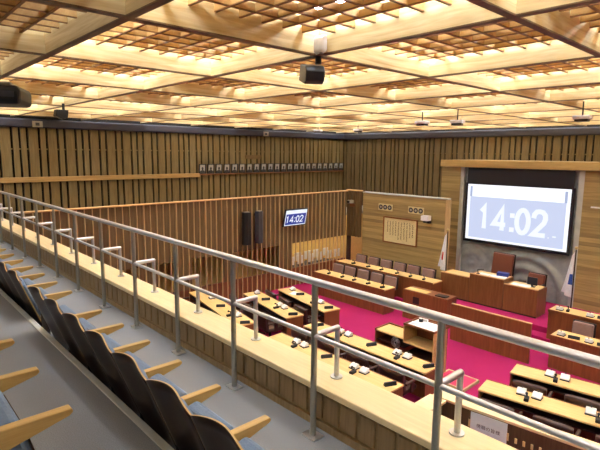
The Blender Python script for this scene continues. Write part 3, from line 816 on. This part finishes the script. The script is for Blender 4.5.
bench('officials_desk', 'officials desk beside the blue emblem flag, upper rear row', -4.15, -.7, 11.9, .72, .15)
bench('officials_desk', 'officials desk near the blue emblem flag, lower front row', -3.62, -1.0, 10.6, .72)
struct(B(-4.2, 0, 11.85, 13.4, 0, .15).build('floor_right_step', 'magenta_carpet'))
def make_official_chair():
    return exec_chair('official_chair', 'c', (0, 0, 0), 0, .52, .83, 'mauve', 'officials chairs', False)
oc = Maker(make_official_chair())
for i, x in enumerate((-10.78, -10.26, -9.70, -9.15, -8.62)): oc((x, 11.42, 0), PI, 'mauve officials chair at the lower desk before the board wall, %s from slats' % ORD[i], 'officials chairs')
for i, x in enumerate((-10.95, -10.37, -9.83, -9.28, -8.74, -8.18)): oc((x, 12.78, .10), PI, 'mauve officials chair at the upper desk under the framed writing, %s from slats' % ORD[i], 'officials chairs')
for i, x in enumerate((-3.30, -2.62, -1.95)): oc((x, 11.36, 0), PI, 'mauve officials chair at the lower desk near the blue emblem flag, %s along' % ORD[i], 'officials chairs')
bl = exec_chair('blue_chair', 'pale blue chair at the upper desk beside the blue emblem flag', (-3.0, 12.62, .15), PI, .56, .86, 'paper_blue', None, False)
for i, x in enumerate((-10.35, -9.78, -9.30, -8.76, -8.24)): mi((x, 10.82, .7205), .3 - .15 * i, 'black microphone on the lower officials desk by the slats, %s along' % ORD[i], 'desk microphones')
for i, x in enumerate((-10.5, -9.86, -9.32, -8.72, -8.22, -7.75)): mi((x, 12.16, .8205), -.3 + .12 * i, 'black desk microphone on the upper officials desk under the writing, %s along' % ORD[i], 'desk microphones')
for i, x in enumerate((-3.45, -2.92, -2.3)): un((x, 10.78, .7205), PI, 'pale desk unit on the lower officials desk near the blue emblem flag, %s along' % ORD[i], 'white desk units')
for i, x in enumerate((-3.2, -2.66)): nb((x, 10.76, .7205), .2, 'black nameplate on the lower officials desk near the blue emblem flag, %s along' % ORD[i], 'black nameplates')
for i, x in enumerate((-3.95, -3.30)): un((x, 12.08, .8705), PI, 'pale desk unit on the upper officials desk beside the blue emblem flag, %s along' % ORD[i], 'white desk units')
mi((-3.78, 12.1, .8705), .2, 'black desk microphone on the upper officials desk beside the blue emblem flag', 'desk microphones')
nb((-3.05, 12.1, .8705), .1, 'black nameplate on the upper officials desk before the pale blue chair', 'black nameplates')

sd = thing('side_desk', 'red brown side desk with a round socket between benches and podium', 'desk', (-6.93, 10.95, 0))
MB().box(-.68, .68, 0, .04, 0, .78).build('front_panel', 'desk_red', sd)
for s in (-1, 1): MB().box(s * .66 - .02, s * .66 + .02, .041, .46, 0, .78).build('side_panel', 'desk_red', sd)
MB().box(-.68, .68, -.005, .47, .781, .805, bev=.005).build('top', 'desk_red', sd)
MB().box(-.66, .02, .05, .30, .8055, .812).build('top_inlay', 'desk_top', sd)
MB().box(-.36, -.16, -.012, .0, .47, .66, bev=.006).build('socket', 'desk_dark', sd)
paper('black_pad', 'black pad on the end of the red brown side desk', 'pad', (-6.5, 11.1, .8055), .30, .20, .03, 'black', .05)
sb = thing('low_screen', 'long low red brown screen panel standing before the dais steps', 'panel', (-4.9, 10.45, 0))
MB().box(-.95, .95, 0, .04, 0, .90).build('panel', 'desk_red', sb)
MB().box(-.95, .95, -.004, .05, .90, .918).build('top_edge', 'pale_edge', sb)
for q in (-.7, .7): MB().box(q - .03, q + .03, .041, .20, 0, .05).build('foot', 'desk_dark', sb)

# ------------------------------------------------------------------ low wall at the back of the hall with the sign
lw = struct(B(-3.30, XR - .1, 5.72 - 5.82, 5.90 - 5.82, 0, 1.13).build('wall_low', 'dark_wall'))
lw.location = (0, 0, 0)
lw.matrix_world = Matrix.Translation((-3.3, 5.82, 0)) @ Matrix.Rotation(math.radians(7), 4, 'Z') @ Matrix.Translation((3.3, 0, 0))
B(-3.42, XR - .1, -.108, .10, 1.131, 1.17, bev=.006).build('coping', 'coping', lw)
sm = MB()
for k in range(40):
    sm.box(-2.30 + .095 * k, -2.27 + .095 * k, -.112, -.099, .90, .97, bev=.004, seg=1)
sm.build('slot_light_paint', 'slot_light_clip', lw)  # pale blocks stand in for light showing through slot openings
lr = struct(B(-3.40, -3.24, 2.3, 5.70, 0, 1.13).build('wall_low_return', 'dark_wall'))
B(-3.44, -3.18, 2.3, 5.695, 1.131, 1.17, bev=.006).build('coping', 'coping', lr)
sg = thing('paper_sign', 'pale blue paper sign with grey characters on the low wall below the rail', 'sign', (0, 0, 0))
sg.matrix_world = lw.matrix_world @ Matrix.Translation((-2.63, -.1095, .955))
MB().box(-.235, .235, -.006, 0, -.15, .17).build('sheet', 'paper_blue', sg)
text_mesh('writing', '傍聴の皆様', .06, 'ink', sg, Matrix.Translation((0, -.007, 0)) @ RX, .0008, .0, 1.0, 1.05)
for s in (-1, 1): MB().box(s * .247 - .012, s * .247 + .012, -.008, .0, -.05, .05).build('clip', 'slot_light_clip', sg)

# ------------------------------------------------------------------ things hanging from the ceiling
sp = thing('ceiling_speaker', 'black loudspeaker hanging from the beam crossing over the parapet', 'speaker', (-3.33, 3.285, CZ))
MB().tube((0, 0, -.07), (0, 0, -.002), .03, 12).build('mount', 'black', sp)
mxs = Matrix.Translation((-.08, 0, -.15)) @ Matrix.Rotation(math.radians(-32), 4, 'Z') @ Matrix.Rotation(math.radians(14), 4, 'Y')
MB().prism([(-.20, -.085), (-.17, .075), (.10, .085), (.15, .045), (.15, -.045), (.08, -.085)], -.09, .09, 'XZ', bev=.012).build('cabinet', 'black', sp).matrix_basis = mxs
MB().tube((-.192, 0, -.01), (-.176, 0, -.01), .06, 18).build('woofer', 'slate', sp).matrix_basis = mxs
wb_ = thing('ceiling_sensor', 'white rounded sensor box on the beam above the black loudspeaker', 'sensor', (-3.25, 3.245, 5.475))
MB().box(-.085, .085, -.05, .0, -.08, .08, bev=.03).build('housing', 'white', wb_)
MB().tube((0.02, -.02, -.085), (0.02, -.02, -.075), .02, 10).build('nozzle', 'plaster', wb_)
s2 = thing('ceiling_loudspeaker', 'small black loudspeaker hanging near the far slat wall', 'speaker', (-10.0, 3.02, CZ))
MB().tube((0, .05, -.12), (0, .05, .0), .025, 10).build('mount', 'black', s2)
MB().prism([(-.10, -.12), (-.12, -.24), (.02, -.30), (.10, -.26), (.12, -.12)], -.08, .08, 'YZ', bev=.01).build('cabinet', 'black', s2)
def hanger(label, x, y, z):
    t = thing('ceiling_camera', label, 'camera', (x, y, z), random.uniform(-.3, .3), 'cameras hanging from the ceiling')
    MB().tube((0, 0, .06), (0, 0, CZ - z), .012, 8).build('rod', 'black', t)
    MB().box(-.13, .13, -.10, .10, 0, .06, bev=.012).build('housing', 'white', t)
    MB().box(-.10, .10, -.08, .08, -.04, .0, bev=.01).build('lens_unit', 'black', t)
def cellx(x): return min(bx, key=lambda b: abs(b - x))
hanger('white ceiling camera hanging highest above the end of the screen canopy', -2.87, 9.0, 5.10)
hanger('white ceiling camera hanging before the screen wall, nearer the portraits', -5.96, 9.0, 5.14)
hanger('white ceiling camera hanging before the screen wall, the middle one', -5.14, 9.0, 5.12)
hanger('white ceiling camera hanging over the corner of the slat walls', -12.13, 12.0, 5.25)
hanger('white ceiling camera hanging close beside the corner of the slat walls', -10.32, 12.0, 5.22)
pj = thing('projector', 'black projector hanging under the beam above the gallery', 'projector', (-3.69, .69, 4.86))
MB().tube((-.05, 0, .06), (-.05, 0, CZ - 4.86), .03, 12).build('mount_pole', 'black', pj)
MB().box(-.17, .15, -.10, .10, .045, .065, bev=.006).build('mount_plate', 'steel_post', pj)
MB().box(-.21, .21, -.14, .16, -.075, .042, bev=.03, seg=3).build('body', 'black', pj)
MB().box(  .08, .18, -.1445, -.139, -.03, .005).build('badge', 'slate', pj)
MB().tube((-.12, -.175, -.02), (-.12, -.135, -.02), .05, 18).build('lens', 'slate', pj)
pj.rotation_euler = (0, 0, math.radians(62))

# ------------------------------------------------------------------ camera, world, output look
cd = bpy.data.cameras.new('camera'); co = bpy.data.objects.new('camera', cd); C.objects.link(co)
cd.sensor_width = 36; cd.sensor_fit = 'HORIZONTAL'; cd.lens = 483.78 / 600 * 36; cd.clip_start = .05; cd.clip_end = 100
r = Vector((0.67703468, 0.73589071, 0.0094286)); u = Vector((-0.11448444, 0.09265528, 0.98909469)); w = Vector((-0.72699199, 0.67073084, -0.14697887))
co.matrix_world = Matrix(((r.x, u.x, -w.x, 0), (r.y, u.y, -w.y, 0), (r.z, u.z, -w.z, 4.5), (0, 0, 0, 1)))
S.camera = co
wd_ = bpy.data.worlds.new('world'); S.world = wd_; wd_.use_nodes = True
wd_.node_tree.nodes['Background'].inputs['Color'].default_value = (.02, .02, .02, 1)
S.view_settings.view_transform = 'Standard'; S.view_settings.look = 'None'; S.view_settings.gamma = 1; S.view_settings.exposure = 0.0
S.view_settings.use_curve_mapping = False
